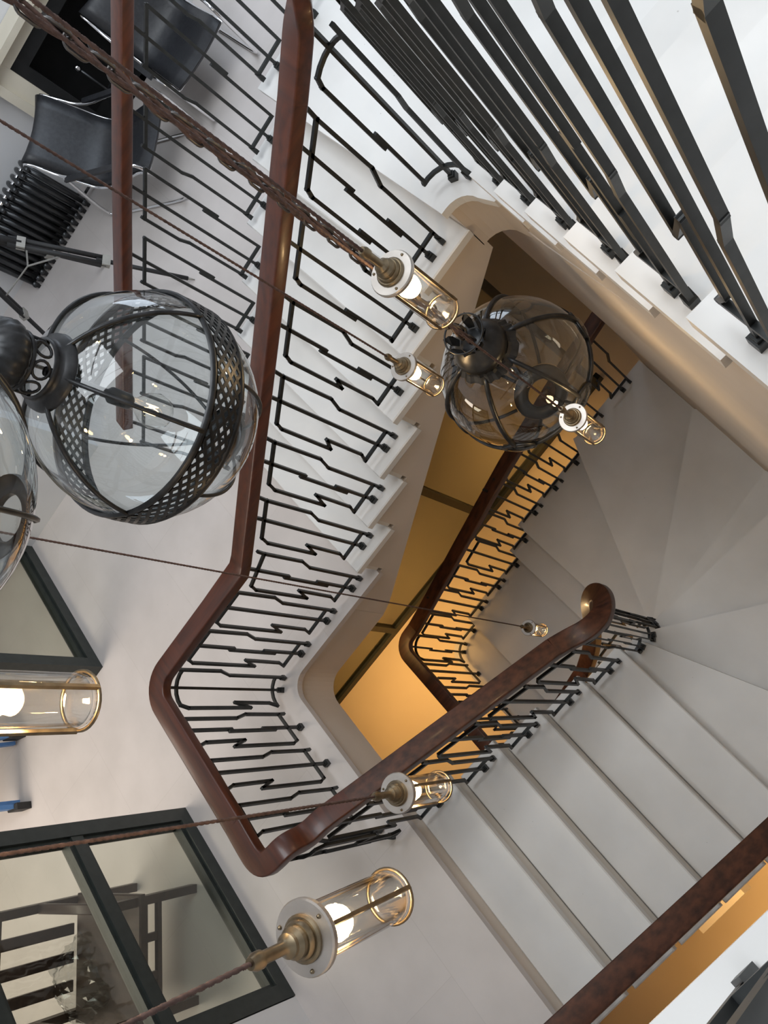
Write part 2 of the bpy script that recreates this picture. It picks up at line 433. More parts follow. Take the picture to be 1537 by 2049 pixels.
# winders and the straight steps below them
IC, IR = (1.457, 0.90), 0.075
def inner(t): return (IC[0] + IR * cos(rad(t)), IC[1] + IR * sin(rad(t)))
def wl(x): return wall_y(x) - 0.045
lines = [  # inner angle, outer point, level index of the tread above the line
    (180, (0.085, f2_front(5)), 5), (198, (0.085, 0.36), 6), (232, (0.62, wl(0.62)), 7), (262, (1.345, wl(1.345)), 8),
    (290, (1.60, wl(1.60)), 9), (320, (2.32, wl(2.32)), 10), (345, (2.99, 0.165), 11), (360, (2.99, 0.977), 12)]
fl3 = thing('winder_stair', 'grey fan of winding steps turning below the curled end of the handrail', 'staircase', (1.9, 0.6, -1.5))
corner = {6: [(0.085, wl(0.085))], 10: [(2.99, wl(2.95)) ], 11: []}
for i in range(len(lines) - 1):
    (t0, p0, k0), (t1, p1, k1) = lines[i], lines[i + 1]
    z = -R_ * k1
    poly = [inner(t0 + (t1 - t0) * j / 4) for j in range(5)] + [p1]
    if k1 == 7: poly += [(0.085, wl(0.085))]
    if k1 == 11: poly += [(2.99, wl(2.95))]
    if k1 == 6: poly += [(0.085, f2_front(5) + 0.05), (1.382, f2_front(5) + 0.05)]
    elif k1 == 12: poly.insert(5, (IC[0] + IR, 0.977)); poly += [p0]
    else: poly += [p0]
    m = MB().prism(poly, z - R_ - 0.06, z)
    a = Vector((IC[0] + IR, 0.977)) if k1 == 12 else Vector(inner(t1)); b = Vector(p1); nv = Vector((-(b - a).y, (b - a).x)).normalized()
    if nv.dot(Vector(p0) - b) > 0: nv = -nv
    a2 = a + nv * 0.028; b2 = b + nv * 0.028
    m.prism([tuple(a), tuple(b), tuple(b2), tuple(a2)], z - 0.045, z)          # nosing over the next step
    part(m, 'tread', 'tread', fl3)
XI = IC[0] + IR
for k, ya, yb in ((13, 0.977, 1.21), (14, 1.21, 1.93)):
    part(MB().box(XI, 2.99, ya, yb, -R_ * k - R_ - 0.06, -R_ * k).box(XI, 2.99, yb, yb + 0.028, -R_ * k - 0.045, -R_ * k), 'tread', 'tread', fl3)
lc = [(0.085, 1.93), (2.99, 1.93)] + arc(2.87, 2.24, 0.12, 0, 90, 6) + [(0.085, 2.36)]
part(MB().prism(lc, -2.85 - 0.25, -2.85), 'landing_slab', 'tread', fl3)

# ------------------------------------------------------------------ balustrades
BW, BD = 0.0145, 0.0155
def seg(mb, path, a, b, ext=0.5, curved=False):
    (u0, v0), (u1, v1) = a, b
    L = math.hypot(u1 - u0, v1 - v0); du, dv = (u1 - u0) / L, (v1 - v0) / L
    u0 -= du * BW * ext; v0 -= dv * BW * ext; u1 += du * BW * ext; v1 += dv * BW * ext
    nsub = 6 if curved and abs(u1 - u0) > 0.05 else 1
    rings = []
    for i in range(nsub + 1):
        t = i / nsub; uu, vv_ = u0 + (u1 - u0) * t, v0 + (v1 - v0) * t
        ring = []
        for pu, pn in ((-1, -1), (1, -1), (1, 1), (-1, 1)):
            U = uu - dv * pu * BW / 2; V = vv_ + du * pu * BW / 2
            x, y, nx, ny = path(U)
            ring.append((x + nx * pn * BD / 2, y + ny * pn * BD / 2, V))
        rings.append(ring)
    vs_ = [p for r in rings for p in r]; fs = [(3, 2, 1, 0), tuple(nsub * 4 + i for i in range(4))]
    for i in range(nsub):
        for k in range(4):
            k2 = (k + 1) % 4; fs.append((i * 4 + k, i * 4 + k2, i * 4 + 4 + k2, i * 4 + 4 + k))
    mb.add(vs_, fs)

def straight(U): return (U, 0.0, 0.0, 1.0)
def bent(R, ang0, us=1.0):
    # arc of radius R in plan, centred so that u = 0 is the local origin, tangent there along +x
    def p(U):
        U *= us
        t = U / R; lim = pi / 4
        if abs(t) <= lim: return (R * sin(t), R * (1 - cos(t)) * ang0, -sin(t) * ang0, cos(t))
        s = 1 if t > 0 else -1; x, y = R * sin(lim) * s, R * (1 - cos(lim)) * ang0
        ex = U - R * lim * s
        return (x + ex * cos(lim), y + ex * sin(lim) * s * ang0, -sin(lim) * s * ang0, cos(lim))
    return p

def panel_meshes(slope, notch, flip=False, top=0.823, vr=0.95, path=straight, curved=False, amp=0.038, plain=False):
    T = lambda u: top - slope * u
    A = [(-0.104, T(-0.1) + 0.05), (-0.1, T(-0.1)), (-0.104, 0.565), (-0.077, 0.478), (-0.077, 0.03)]
    B = [(0.097, T(0.097)), (0.117, T(0.117) - 0.045), (0.115, 0.325), (0.115 - amp, 0.427), (0.118 - amp, 0.143), (0.101, 0.085)]
    if amp < 0.037:   # frets whose lower bar only steps sideways
        B = [(0.097, T(0.097)), (0.112, T(0.112) - 0.035), (0.112, 0.36), (0.112 - amp, 0.42), (0.112 - amp, 0.143), (0.101, 0.085)]
        if amp < 0.02: B = [(0.097, T(0.097)), (0.108, T(0.108) - 0.03), (0.108, 0.36)]
    links = [[(-0.1, T(-0.1)), (0.097, T(0.097))], [(0.101, 0.085), (-0.077, 0.094)]]
    C = [[(0, vr), (0, 0.02)]] if not notch else [[(0, vr), (0, 0.575)], [(0.0125, 0.61), (0.0125, 0.235)], [(0, 0.345), (0, 0.02)]]
    fx = (lambda p: (p[0], top + 0.125 - p[1])) if flip else (lambda p: p)
    m = MB()
    extra = [[(0.108 - amp, 0.43), (0.108 - amp, 0.10), (0.101, 0.085)]] if amp < 0.02 else []
    if plain:
        A = [(-0.1, T(-0.1)), (-0.1, 0.42)]; extra = [[(-0.1 + 0.0125, 0.5), (-0.1 + 0.0125, 0.09)]]
        B = [(0.1, T(0.1) + 0.015), (0.1, T(0.1)), (0.1, 0.53), (0.088, 0.47), (0.088, 0.06)]
        links = [[(-0.1, T(-0.1)), (0.1, T(0.1))], [(0.088, 0.085), (-0.0875, 0.09)]]
    for pl in (A, B, *links, *extra):
        for a, b in zip(pl, pl[1:]): seg(m, path, fx(a), fx(b), 0.45, curved)
    # wedge at the free end of the upper bar
    (u, v) = fx((0.088, 0.07) if plain else (-0.077, 0.03)); x, y, nx, ny = path(u); s = -1 if flip else 1
    tx, ty = ny, -nx
    vs_ = []
    for pn in (-1, 1):
        for (du, dv) in ((-0.010, 0.0), (0.010, 0.028 * s), (0.014, -0.022 * s), (-0.010, -0.022 * s)):
            vs_.append((x + tx * du + nx * pn * 0.013, y + ty * du + ny * pn * 0.013, v + dv))
    m.add(vs_, [(3, 2, 1, 0), (4, 5, 6, 7), (0, 1, 5, 4), (1, 2, 6, 5), (2, 3, 7, 6), (3, 0, 4, 7)])
    c = MB()
    for pl in C:
        for a, b in zip(pl, pl[1:]): seg(c, path, a, b, 0.0)
    f = MB(); f.box(-0.016, 0.016, -0.016, 0.016, 0.0, 0.028); f.box(-0.011, 0.011, -0.012, 0.012, 0.028, 0.04)
    return m.mesh('baluster_panel', 'iron'), c.mesh('centre_bar', 'iron'), f.mesh('foot', 'iron')

CACHE = {}
def put_panel(root, x, y, z, ang, slope=0.0, notch=False, flip=False, top=0.823, vr=0.95, bend=None, us=1.0, amp=0.038, plain=False):
    key = (round(slope, 3), notch, flip, top, round(vr, 2), bend, us, amp, plain)
    if key not in CACHE:
        path, cv = (bent(bend[0], bend[1], us), True) if bend else ((lambda U: (U * us, 0.0, 0.0, 1.0)), False)
        CACHE[key] = panel_meshes(slope, notch, flip, top, vr, path, cv, amp, plain)
    a, b, c = CACHE[key]
    o = link('baluster_panel', a, root, Vector((x, y, z)) - root.location, rad(ang))
    link('centre_bar', b, o); link('foot', c, o)
    return o

SEC = []
def rail_section(w=0.104, h=0.058, r=0.008):
    out = []
    for cx_, cy_, a0 in ((w / 2 - r, h / 2 - r, 0), (-w / 2 + r, h / 2 - r, 90), (-w / 2 + r, -h / 2 + r, 180), (w / 2 - r, -h / 2 + r, 270)):
        for i in range(4): out.append((cx_ + r * cos(rad(a0 + 30 * i)), cy_ + r * sin(rad(a0 + 30 * i))))
    return out
SECT = rail_section()

def smooth_path(P, it=2):
    P = [Vector(p) for p in P]
    for _ in range(it):
        Q = [P[0]]
        for a, b in zip(P, P[1:]):
            Q += [a * 0.75 + b * 0.25, a * 0.25 + b * 0.75]
        P = Q + [P[-1]]
    return P

def rail(root, pts, name='handrail', mat='rail', sec=None):
    m = MB().sweep(pts, sec or SECT)
    o = part(m, name, mat, root, True)
    o.data.set_sharp_from_angle(angle=rad(50))
    return o

def autosmooth(o, deg=40):
    me = o.data
    try: me.shade_auto_smooth(use_auto_smooth=True, angle=rad(deg))
    except Exception: pass

SL1 = R_ / S1
def f1_foot(k): return 1.551 - S1 * (7 - k)
def f1_railz(y): return 1.33 - SL1 * (y + 0.409) + 0.96

# balustrade 1: well side of the hall flight, round the landing
b1 = thing('balustrade', 'black iron frets under a reddish handrail turning round the landing corner at the well', 'railing', (2.447, 1.5, 0))
put_panel(b1, 2.432, -0.415, 7 * R_, 45, SL1 * 0.8, False, bend=(0.12, 1), amp=0.0125)
for k in range(1, 7):
    put_panel(b1, 2.447, f1_foot(k), R_ * (7 - k), 90, SL1, k % 2 == 1, amp=(0, 0.0125, 0.0125, 0.024, 0.034, 0.038, 0.038)[k])
put_panel(b1, 2.447, 1.551, 0, 90, 0.35, True)
put_panel(b1, 2.447, 1.800, 0, 90, 0, False, top=0.84)
put_panel(b1, 2.447, 2.058, 0, 90, 0, True, top=0.84)
put_panel(b1, 2.403, 2.308, 0, 135, 0, False, top=0.84, bend=(0.12, 1))
for i, x in enumerate((2.148, 1.877, 1.605)):
    put_panel(b1, x, 2.347, 0, 180, 0, i % 2 == 0, True, top=0.84)
P = [(2.43, -0.22, f1_railz(-0.22)), (2.43, 0.0, f1_railz(0.0)), (2.43, 1.50, f1_railz(1.50) - 0.0)]
rail(b1, P)
zk = f1_railz(1.50)
P = [(2.43, 1.50, zk), (2.43, 1.56, 0.962), (2.43, 1.80, 0.96), (2.43, 2.05, 0.96)]
rail(b1, [P[0], P[1], P[2], P[3]])
P = [(2.43, 2.05, 0.96)] + [(x, y, 0.96) for x, y in arc(2.30, 2.21, 0.13, 0, 90, 10)] + [(2.0, 2.342, 0.96), (1.58, 2.345, 0.96)]
rail(b1, P, mat='railx')

# balustrade 0: upper flight
b0 = thing('balustrade', 'black iron fret railing standing on the bright white highest steps', 'railing', (2.0, -0.5, 1.5))
A0 = math.degrees(math.atan2(-d0.y, -d0.x))
SL0 = R_ / D0.length
R0 = []
for k in range(0, 9):
    p = f0_corner(k) + d0 * 0.140 + w0 * 0.05
    z = 1.5 + R_ * k
    if k < 8: put_panel(b0, p.x, p.y, z, A0, SL0, k % 2 == 0, top=0.95, vr=1.08, amp=0.06, us=0.76)
    R0.append((p.x, p.y, z + 1.09))
p0 = Vector(R0[0])
wre = [tuple(p0)] + [(2.24, -0.50, 2.52), (2.36, -0.50, 2.42), (2.425, -0.43, 2.32), (2.43, -0.33, f1_railz(-0.33) + 0.005), (2.43, -0.22, f1_railz(-0.22))]
rail(b0, R0[::-1][1:])
rail(b0, smooth_path(wre, 2), 'handrail_bend', 'railx')

# near landing balustrade
bA = thing('balustrade', 'dark iron fret railing standing on the white upper landing', 'railing', (-0.08, 0.5, ZA))
for i, y in enumerate((0.253, 0.513, 0.773, 1.033, 1.293)):
    put_panel(bA, -0.046, y, ZA, -90, 0, i % 2 == 0, top=0.84)
rail(bA, [(-0.046, 0.05, ZA + 0.96), (-0.046, 1.5, ZA + 0.96), (-0.046, 3.0, ZA + 0.96)])

# outer balustrade of the hall flight
bo = thing('balustrade', 'black iron fret railing with handrail on the hall side of the steps, near the chairs', 'railing', (3.73, 0.6, 0))
for k in range(-1, 8):
    if k < 0: put_panel(bo, 3.73, f1_foot(k), 7 * R_, 90, 0.2, False, plain=True)
    else: put_panel(bo, 3.73, f1_foot(k), R_ * (7 - k), 90, SL1, False, plain=True)
rail(bo, [(3.73, -1.2, f1_railz(-0.52)), (3.73, -0.55, f1_railz(-0.52)), (3.73, 0.5, f1_railz(0.5)), (3.73, 1.58, f1_railz(1.58))])

# balustrade of the flight below the landing, with its wreath
SL2 = R_ / S2
b2 = thing('balustrade', 'black iron frets and curling walnut handrail on the inner side of the wide steps', 'railing', (1.31, 1.6, -0.5))
def f2_railz(y): return -0.38 - (1.80 - y) * SL2 + 0.96
put_panel(b2, 1.325, 2.285, 0, 225, SL2 * 0.3, True, top=0.80, bend=(0.12, 1))
for k in range(1, 6):
    put_panel(b2, 1.31, f2_front(k) + 0.13, -R_ * k, 90, -SL2, k % 2 == 1, vr=0.97)
neck = [(1.58, 2.345, 0.96), (1.47, 2.35, 0.96), (1.39, 2.35, 0.96), (1.345, 2.32, 0.96), (1.335, 2.26, 0.96), (1.335, 2.215, 0.955), (1.338, 2.185, 0.92), (1.34, 2.165, 0.86), (1.343, 2.13, 0.822), (1.35, 2.07, 0.79), (1.35, 1.96, f2_railz(1.96))]
rail(b2, smooth_path(neck, 2), 'handrail_neck', 'railx')
rail(b2, [(1.35, 1.96, f2_railz(1.96)), (1.35, 1.5, f2_railz(1.5)), (1.35, 0.98, f2_railz(0.98))], mat='raild')
wr = [(1.35, 0.98, f2_railz(0.98)), (1.34, 0.90, f2_railz(0.90)), (1.31, 0.80, -0.14), (1.33, 0.715, -0.22), (1.41, 0.67, -0.32), (1.50, 0.68, -0.45), (1.575, 0.74, -0.60), (1.605, 0.84, -0.80), (1.61, 0.95, -1.08), (1.61, 1.10, -1.36), (1.61, 1.30, -1.58)]
rail(b2, smooth_path(wr, 3), 'handrail_wreath', 'raild')
rail(b2, [(1.61, 1.30, -1.58), (1.61, 1.6, -1.72), (1.61, 2.2, -1.88)], mat='raild')
for i, (t, k) in enumerate(((200, 6), (232, 7), (268, 8), (305, 9), (340, 10))):
    r = IR + 0.075
    vr = (0.95, 0.95, 0.95, 0.95, 0.95)[i]
    put_panel(b2, IC[0] + r * cos(rad(t)), IC[1] + r * sin(rad(t)), -R_ * k, t + 90, SL2, i % 2 == 0, vr=vr, bend=(0.15, 1), us=0.42)
for i, (y, k) in enumerate(((1.08, 13), (1.34, 14), (1.60, 14), (1.85, 14))):
    put_panel(b2, 1.62, y, -R_ * k, 90, 0.3, i % 2 == 0)

# walnut rail on the open side of that flight
b3 = thing('balustrade', 'dark walnut handrail and iron frets on the outer edge of the wide steps', 'railing', (0.155, 1.6, -0.5))
for k in range(0, 6):
    put_panel(b3, 0.155, f2_front(k) + 0.13, -R_ * k, -90, SL2, k % 2 == 0)
rail(b3, [(0.14, 2.9, 0.96), (0.14, 2.25, 0.96), (0.14, 2.12, f2_railz(2.12)), (0.14, 1.4, f2_railz(1.4)), (0.14, 0.6, f2_railz(0.6))], mat='raild')

# railing of the lower steps, over the lit ground floor
b4 = thing('balustrade', 'dark railing round the lower steps, seen against the orange ground floor', 'railing', (2.93, 1.5, -2.5))
for i, (y, k) in enumerate(((-0.32, 11), (0.0, 11), (0.325, 12), (0.581, 12), (0.835, 12), (1.083, 13), (1.32, 14), (1.566, 14), (1.807, 14), (2.05, 15))):
    put_panel(b4, 2.93, y, -R_ * k, 90, 0.30, i % 2 == 1, vr=0.93)
put_panel(b4, 2.875, 2.255, -2.85, 135, 0, True, top=0.84, bend=(0.12, 1))
for i, x in enumerate((2.64, 2.38, 2.12, 1.86)):
    put_panel(b4, x, 2.29, -2.85, 180, 0, i % 2 == 1, True, top=0.84)
r3 = [(2.92, -0.62, -1.08), (2.92, -0.20, -1.16), (2.92, 0.605, -1.36), (2.92, 1.48, -1.66), (2.92, 1.97, -1.83), (2.92, 2.10, -1.87)]
rail(b4, r3, mat='raild')
rail(b4, [(2.92, 2.10, -1.87)] + [(x, y, -1.88) for x, y in arc(2.80, 2.18, 0.12, 0, 90, 8)] + [(2.4, 2.30, -1.885), (1.5, 2.30, -1.885)], 'handrail', 'raild')

# ------------------------------------------------------------------ glazed screens, doors
def glazed(name, label, X0, X1, y, z1, transoms, num):
    t = link('window_%d' % num, None, None, (X0, y, 0)); struct(t)
    w = X1 - X0; fw = 0.085
    def fr(nm, mb): return mb.build(nm, 'frame', t)
    fr('bottom_rail', MB().box(0, w, 0, 0.10, 0, fw)); fr('top_rail', MB().box(0, w, 0, 0.10, z1 - fw, z1))
    for a in (0, w - fw): fr('jamb', MB().box(a, a + fw, 0, 0.10, fw, z1 - fw))
    for zt in transoms: fr('transom', MB().box(fw, w - fw, 0.005, 0.095, zt, zt + 0.075))
    # inner mouldings
    zs = [fw] + [q for zt in transoms for q in (zt, zt + 0.075)] + [z1 - fw]
    for a, b in zip(zs[::2], zs[1::2]):
        m = MB()
        m.box(fw, w - fw, 0.02, 0.08, a, a + 0.022).box(fw, w - fw, 0.02, 0.08, b - 0.022, b)
        m.box(fw, fw + 0.022, 0.02, 0.08, a + 0.022, b - 0.022).box(w - fw - 0.022, w - fw, 0.02, 0.08, a + 0.022, b - 0.022)
        fr('moulding', m)
        MB().box(fw + 0.02, w - fw - 0.02, 0.046, 0.052, a + 0.02, b - 0.02).build('pane', 'pane', t)
    return t
glazed('window', '', 1.155, 2.43, 3.335, 2.3, (0.80, 1.55), 1)
glazed('window', '', 3.66, 4.985, 3.335, 2.3, (0.80, 1.55), 2)

# ground-floor screen in dark frames
t = struct(link('window_3', None, None, (4.10, -0.4, -4.0)))
MB().box(0, 0.07, 0, 5.2, 0, 0.09).build('bottom_rail', 'frame', t)
MB().box(0, 0.07, 0, 5.2, 3.5, 3.61).build('top_rail', 'frame', t)
for y in (0.05, 1.79, 3.40, 5.1):
    MB().box(0, 0.07, y, y + 0.07, 0.09, 3.5).build('mullion', 'frame', t)
for a, b in ((0.12, 1.79), (1.86, 3.40), (3.47, 5.1)):
    MB().box(0.03, 0.036, a, b, 0.09, 3.5).build('pane', 'pane', t)

# ------------------------------------------------------------------ pendant lamps
def twisted(mb, x, y, z0, z1, r, pitch, n=8, sway=None):
    st = int((z1 - z0) / (pitch / 7)); 
    vs_, fs = [], []
    for i in range(st + 1):
        t = i / st; z = z0 + (z1 - z0) * t; a0 = 2 * pi * (z - z0) / pitch
        cx_, cy_ = (x, y) if not sway else (x + sway[0] * t, y + sway[1] * t)
        for k in range(n):
            a = 2 * pi * k / n; rr = r * (0.68 + 0.32 * abs(cos(a)) )
            vs_.append((cx_ + rr * cos(a + a0), cy_ + rr * sin(a + a0), z))
    for i in range(st):
        for k in range(n):
            k2 = (k + 1) % n; fs.append((i * n + k, i * n + k2, (i + 1) * n + k2, (i + 1) * n + k))
    return mb.add(vs_, fs)

def make_lamp(label, x, y, z):
    t = thing('pendant_lamp', label, 'pendant lamp', (x, y, z), 0, 'glass cylinder pendant lamps')
    MB().lathe([(0.0, 0.006), (0.050, 0.006), (0.052, 0.003), (0.052, -0.004), (0.050, -0.007), (0.0, -0.007)], 36).build('flange', 'nickel', t, False)
    for k in range(3):
        a = 2 * pi * k / 3 + 0.6
        MB().lathe([(0.0, 0.0095), (0.0025, 0.009), (0.0035, 0.0062)], 8, (0.043 * cos(a), 0.043 * sin(a), 0)).build('screw', 'brass', t, True)
    MB().lathe([(0.033, 0.006), (0.033, 0.010), (0.030, 0.013), (0.027, 0.013), (0.027, 0.017), (0.024, 0.022), (0.022, 0.022), (0.022, 0.030), (0.017, 0.036), (0.017, 0.042), (0.011, 0.047), (0.009, 0.052),
                (0.009, 0.093), (0.012, 0.095), (0.012, 0.106), (0.008, 0.115), (0.0, 0.115)], 24).build('lamp_holder', 'brass', t, True).data.set_sharp_from_angle(angle=rad(32))
    MB().lathe([(0.0395, -0.007), (0.0395, -0.205), (0.037, -0.212), (0.020, -0.212), (0.012, -0.207), (0.0, -0.207)], 32).build('glass_shade', 'lampglass', t, True)
    MB().lathe([(0.0365, -0.007), (0.0365, -0.205), (0.030, -0.209)], 32).build('glass_inner', 'lampglass', t, True)
    for k in range(3):
        a = 2 * pi * k / 3 + 0.2
        MB().box(-0.003, 0.003, -0.003, 0.003, -0.212, -0.007).build('cage_bar', 'brass', t).location = (0.0425 * cos(a), 0.0425 * sin(a), 0)
    MB().tube([(0.042 * cos(2 * pi * i / 32), 0.042 * sin(2 * pi * i / 32), -0.212) for i in range(32)], 0.003, 6, True).build('end_ring', 'brass', t, True)
    b = MB().lathe([(0.012, -0.02), (0.014, -0.035), (0.022, -0.05), (0.0265, -0.065), (0.022, -0.082), (0.010, -0.092), (0.0, -0.093)], 20).build('bulb', 'bulb', t, True)
    MB().lathe([(0.015, -0.007), (0.015, -0.024), (0.012, -0.028)], 16).build('socket', 'brass', t, True)
    twisted(MB(), 0, 0, 0.112, 7.0 - z, 0.0042, 0.030).build('cord', 'cord', t, True)
    # light of the bulb
    ld = bpy.data.lights.new('bulb_light', 'POINT'); ld.energy = 2.6; ld.color = (1.0, 0.66, 0.32); ld.shadow_soft_size = 0.02
    lo = bpy.data.objects.new('bulb_light', ld); COL.objects.link(lo); lo.parent = t; lo.location = (0, 0, -0.125)
    return t
lamps = [
    ('glass cylinder lamp hanging above the crown of the smoked globe, next to its chain', 1.258, 0.011, 2.604),
    ('glass cylinder lamp hanging between smoked globe and hall-side steps', 1.873, 0.246, 1.592),
    ('glass cylinder lamp hanging beside the smoked globe, its cord passing the globe', 1.415, 0.030, 1.233),
    ('glass cylinder lamp hanging lowest of all, above the grey winding steps', 1.944, 1.271, -1.179),
    ('glass cylinder lamp hanging over the walnut handrail of the wide steps', 0.720, 1.045, 2.021),
    ('glass cylinder lamp with bright flange hanging beside the dark-framed glazed screen', 0.338, 0.789, 2.975),
    ('glowing glass cylinder lamp hanging in front of the opening between the glazed screens', 0.745, 0.745, 3.395),
]
for l in lamps:
    lo = make_lamp(*l)
    if 'bright flange' in l[0]:
        lo.rotation_euler = (rad(-3.5), rad(-3.0), 0)

# ------------------------------------------------------------------ globe lanterns
def on_sphere(R, th, ph): return (R * sin(th) * cos(ph), R * sin(th) * sin(ph), R * cos(th))

def sphere_mesh(R, th0, th1, n=48, m=32, sq=1.0):
    prof = [(R * sin(th0 + (th1 - th0) * i / m), R * cos(th0 + (th1 - th0) * i / m) * sq) for i in range(m + 1)]
    return MB().lathe(prof, n)

def clear_globe(label, x, y, z, rot=0.0):
    R = 0.25
    t = thing('globe_lantern', label, 'lantern', (x, y, z), rot, 'clear globe lanterns')
    sphere_mesh(R, 0.24, 2.86).build('glass_globe', 'glass', t, True)
    for k in range(6):
        a = 2 * pi * k / 6
        for da in (-0.0, ):
            MB().tube([on_sphere(R + 0.005, 0.22 + (pi / 2 - 0.16 - 0.22) * i / 16, a) for i in range(17)], 0.0052, 6).build('rib', 'bronze', t, True)
            MB().tube([on_sphere(R + 0.004, pi / 2 + 0.16 + (2.85 - pi / 2 - 0.16) * i / 16, a + 0.5) for i in range(17)], 0.0042, 6).build('lower_rib', 'bronze', t, True)
    # pierced lattice band round the equator
    band = MB(); hw = 0.16; N = 50
    def strip(sgn, k):
        vs_ = []; M = 8
        for i in range(M + 1):
            s = -1 + 2 * i / M; ph = 2 * pi * k / N + sgn * s * 0.20
            for dp in (-0.025, 0.025):
                for rr in (R + 0.0035, R + 0.0065): vs_.append(on_sphere(rr, pi / 2 + s * (hw - 0.03), ph + dp))
        fs = []
        for i in range(M):
            o = i * 4; q = o + 4
            fs += [(o + 1, o + 3, q + 3, q + 1), (o, q, q + 2, o + 2), (o, o + 1, q + 1, q), (o + 2, q + 2, q + 3, o + 3)]
        band.add(vs_, fs)
    for k in range(N): strip(1, k); strip(-1, k)
    band.build('lattice_band', 'bronze', t)
    for s in (-1, 1):
        MB().lathe([(R * sin(pi / 2 + s * hw) + q, R * cos(pi / 2 + s * hw) + w) for q, w in ((0.0, -0.008), (0.006, -0.007), (0.009, 0.0), (0.006, 0.007), (0.0, 0.008))], 64).build('band_rim', 'bronze', t, True)
    # cap: collar, pierced scroll ring, fluted ball
    MB().lathe([(0.082, 0.236), (0.080, 0.246), (0.066, 0.252), (0.060, 0.262), (0.064, 0.268), (0.058, 0.272)], 32).build('collar', 'bronze', t, True)
    for k in range(8):
        a = 2 * pi * k / 8
        c = Vector((0.054 * cos(a), 0.054 * sin(a), 0.292)); tx = Vector((-sin(a), cos(a), 0))
        MB().tube([tuple(c + tx * (0.018 * cos(q)) + Vector((0, 0, 0.018 * sin(q)))) for q in [2 * pi * i / 14 for i in range(14)]], 0.0032, 5, True).build('scroll_ring', 'bronze', t, True)
    MB().lathe([(0.058, 0.310), (0.062, 0.314), (0.058, 0.318)], 32).build('scroll_rim', 'bronze', t, True)
    MB().lathe([(0.050, 0.316), (0.064, 0.328), (0.070, 0.345), (0.066, 0.365), (0.050, 0.382), (0.028, 0.392), (0.014, 0.40), (0.012, 0.43), (0.0, 0.43)], 72, (0, 0, 0), lambda a: 1 + 0.045 * abs(cos(9 * a))).build('fluted_ball', 'bronze', t, True)
    MB().lathe([(0.070, -0.242), (0.072, -0.250), (0.055, -0.258), (0.040, -0.262), (0.040, -0.250)], 32).build('bottom_collar', 'bronze', t, True)
    MB().lathe([(0.0, 0.25), (0.010, 0.25), (0.010, 0.10), (0.018, 0.09), (0.018, 0.045), (0.014, 0.038)], 16).build('lamp_stem', 'bronze', t, True)
    bb = MB().lathe([(0.012, 0.038), (0.016, 0.02), (0.034, -0.005), (0.041, -0.03), (0.034, -0.055), (0.015, -0.070), (0.0, -0.072)], 24).build('bulb', 'lampglass', t, True)
    MB().tube([(0.010 * cos(q), 0.010 * sin(q), -0.005 - 0.03 * abs(sin(q * 2.5))) for q in [2 * pi * i / 20 for i in range(20)]], 0.0009, 4, True).build('filament', 'filament', bb, True)
    MB().tube([(0, 0, 0.43), (0, 0, 7.0 - z)], 0.008, 8).build('hanging_rod', 'bronze', t, True)
    return t
clear_globe('large clear glass globe lantern with pierced lattice band, hanging beside the mahogany rail', 1.455, 0.563, 2.788, 0.35)
clear_globe('clear glass globe lantern hanging higher, between its twin and the lamp by the opening', 1.075, 0.674, 3.46, 0.1)

# smoked globe with crown
R = 0.245
g2 = thing('globe_lantern', 'smoked glass globe lantern with leafy crown and roundels, on a long chain', 'lantern', (1.831, 0.033, 1.056))
g2.scale = (1.22, 1.22, 1.22)
sphere_mesh(R, 0.38, 2.72, sq=0.92).build('glass_globe', 'smoke', g2, True)
def osq(r, th, ph): a = on_sphere(r, th, ph); return (a[0], a[1], a[2] * 0.92)
for k in range(6):
    a = 2 * pi * k / 6 + 0.25
    MB().tube([osq(R + 0.003, 0.36 + (1.55 - 0.36) * i / 14, a) for i in range(15)], 0.0075, 6).build('rib', 'bronze', g2, True)
    MB().tube([osq(R + 0.003, 1.85 + (2.72 - 1.85) * i / 10, a) for i in range(11)], 0.006, 6).build('lower_rib', 'bronze', g2, True)
    c = Vector(osq(R + 0.004, 1.70, a)); nrm = c.normalized(); tx = Vector((-sin(a), cos(a), 0)); ty = nrm.cross(tx)
    MB().tube([tuple(c + tx * (0.052 * cos(q)) + ty * (0.040 * sin(q)) - nrm * (0.004 * 1)) for q in [2 * pi * i / 24 for i in range(24)]], 0.0055, 6, True).build('roundel_ring', 'bronze', g2, True)
    lens = MB(); prof = [(0.0, 0.010), (0.02, 0.009), (0.04, 0.004), (0.050, -0.004)]
    vs_, fs = [], []
    for i, (r, h) in enumerate(prof):
        for q in range(16):
            an = 2 * pi * q / 16; vs_.append(tuple(c + tx * (r * cos(an)) + ty * (0.77 * r * sin(an)) + nrm * h))
    for i in range(3):
        for q in range(16): fs.append((i * 16 + q, i * 16 + (q + 1) % 16, i * 16 + 16 + (q + 1) % 16, i * 16 + 16 + q))
    lens.add(vs_, fs).build('roundel_lens', 'lampglass', g2, True)
    seg_ = [osq(R + 0.003, 1.70, a + 0.22 + (2 * pi / 6 - 0.44) * i / 8) for i in range(9)]
    MB().tube(seg_, 0.0065, 6).build('girdle', 'bronze', g2, True)
MB().lathe([(0.100, 0.198), (0.106, 0.206), (0.090, 0.222), (0.085, 0.232)], 48, (0, 0, 0), lambda a: 1 + 0.03 * (1 if int(a / (2 * pi) * 48) % 2 else -1)).build('fringe_collar', 'bronze', g2)
MB().lathe([(0.085, 0.228), (0.082, 0.245), (0.086, 0.250), (0.080, 0.262), (0.064, 0.280), (0.044, 0.290), (0.040, 0.296), (0.030, 0.302), (0.0, 0.304)], 36).build('dome_cap', 'bronze', g2, True)
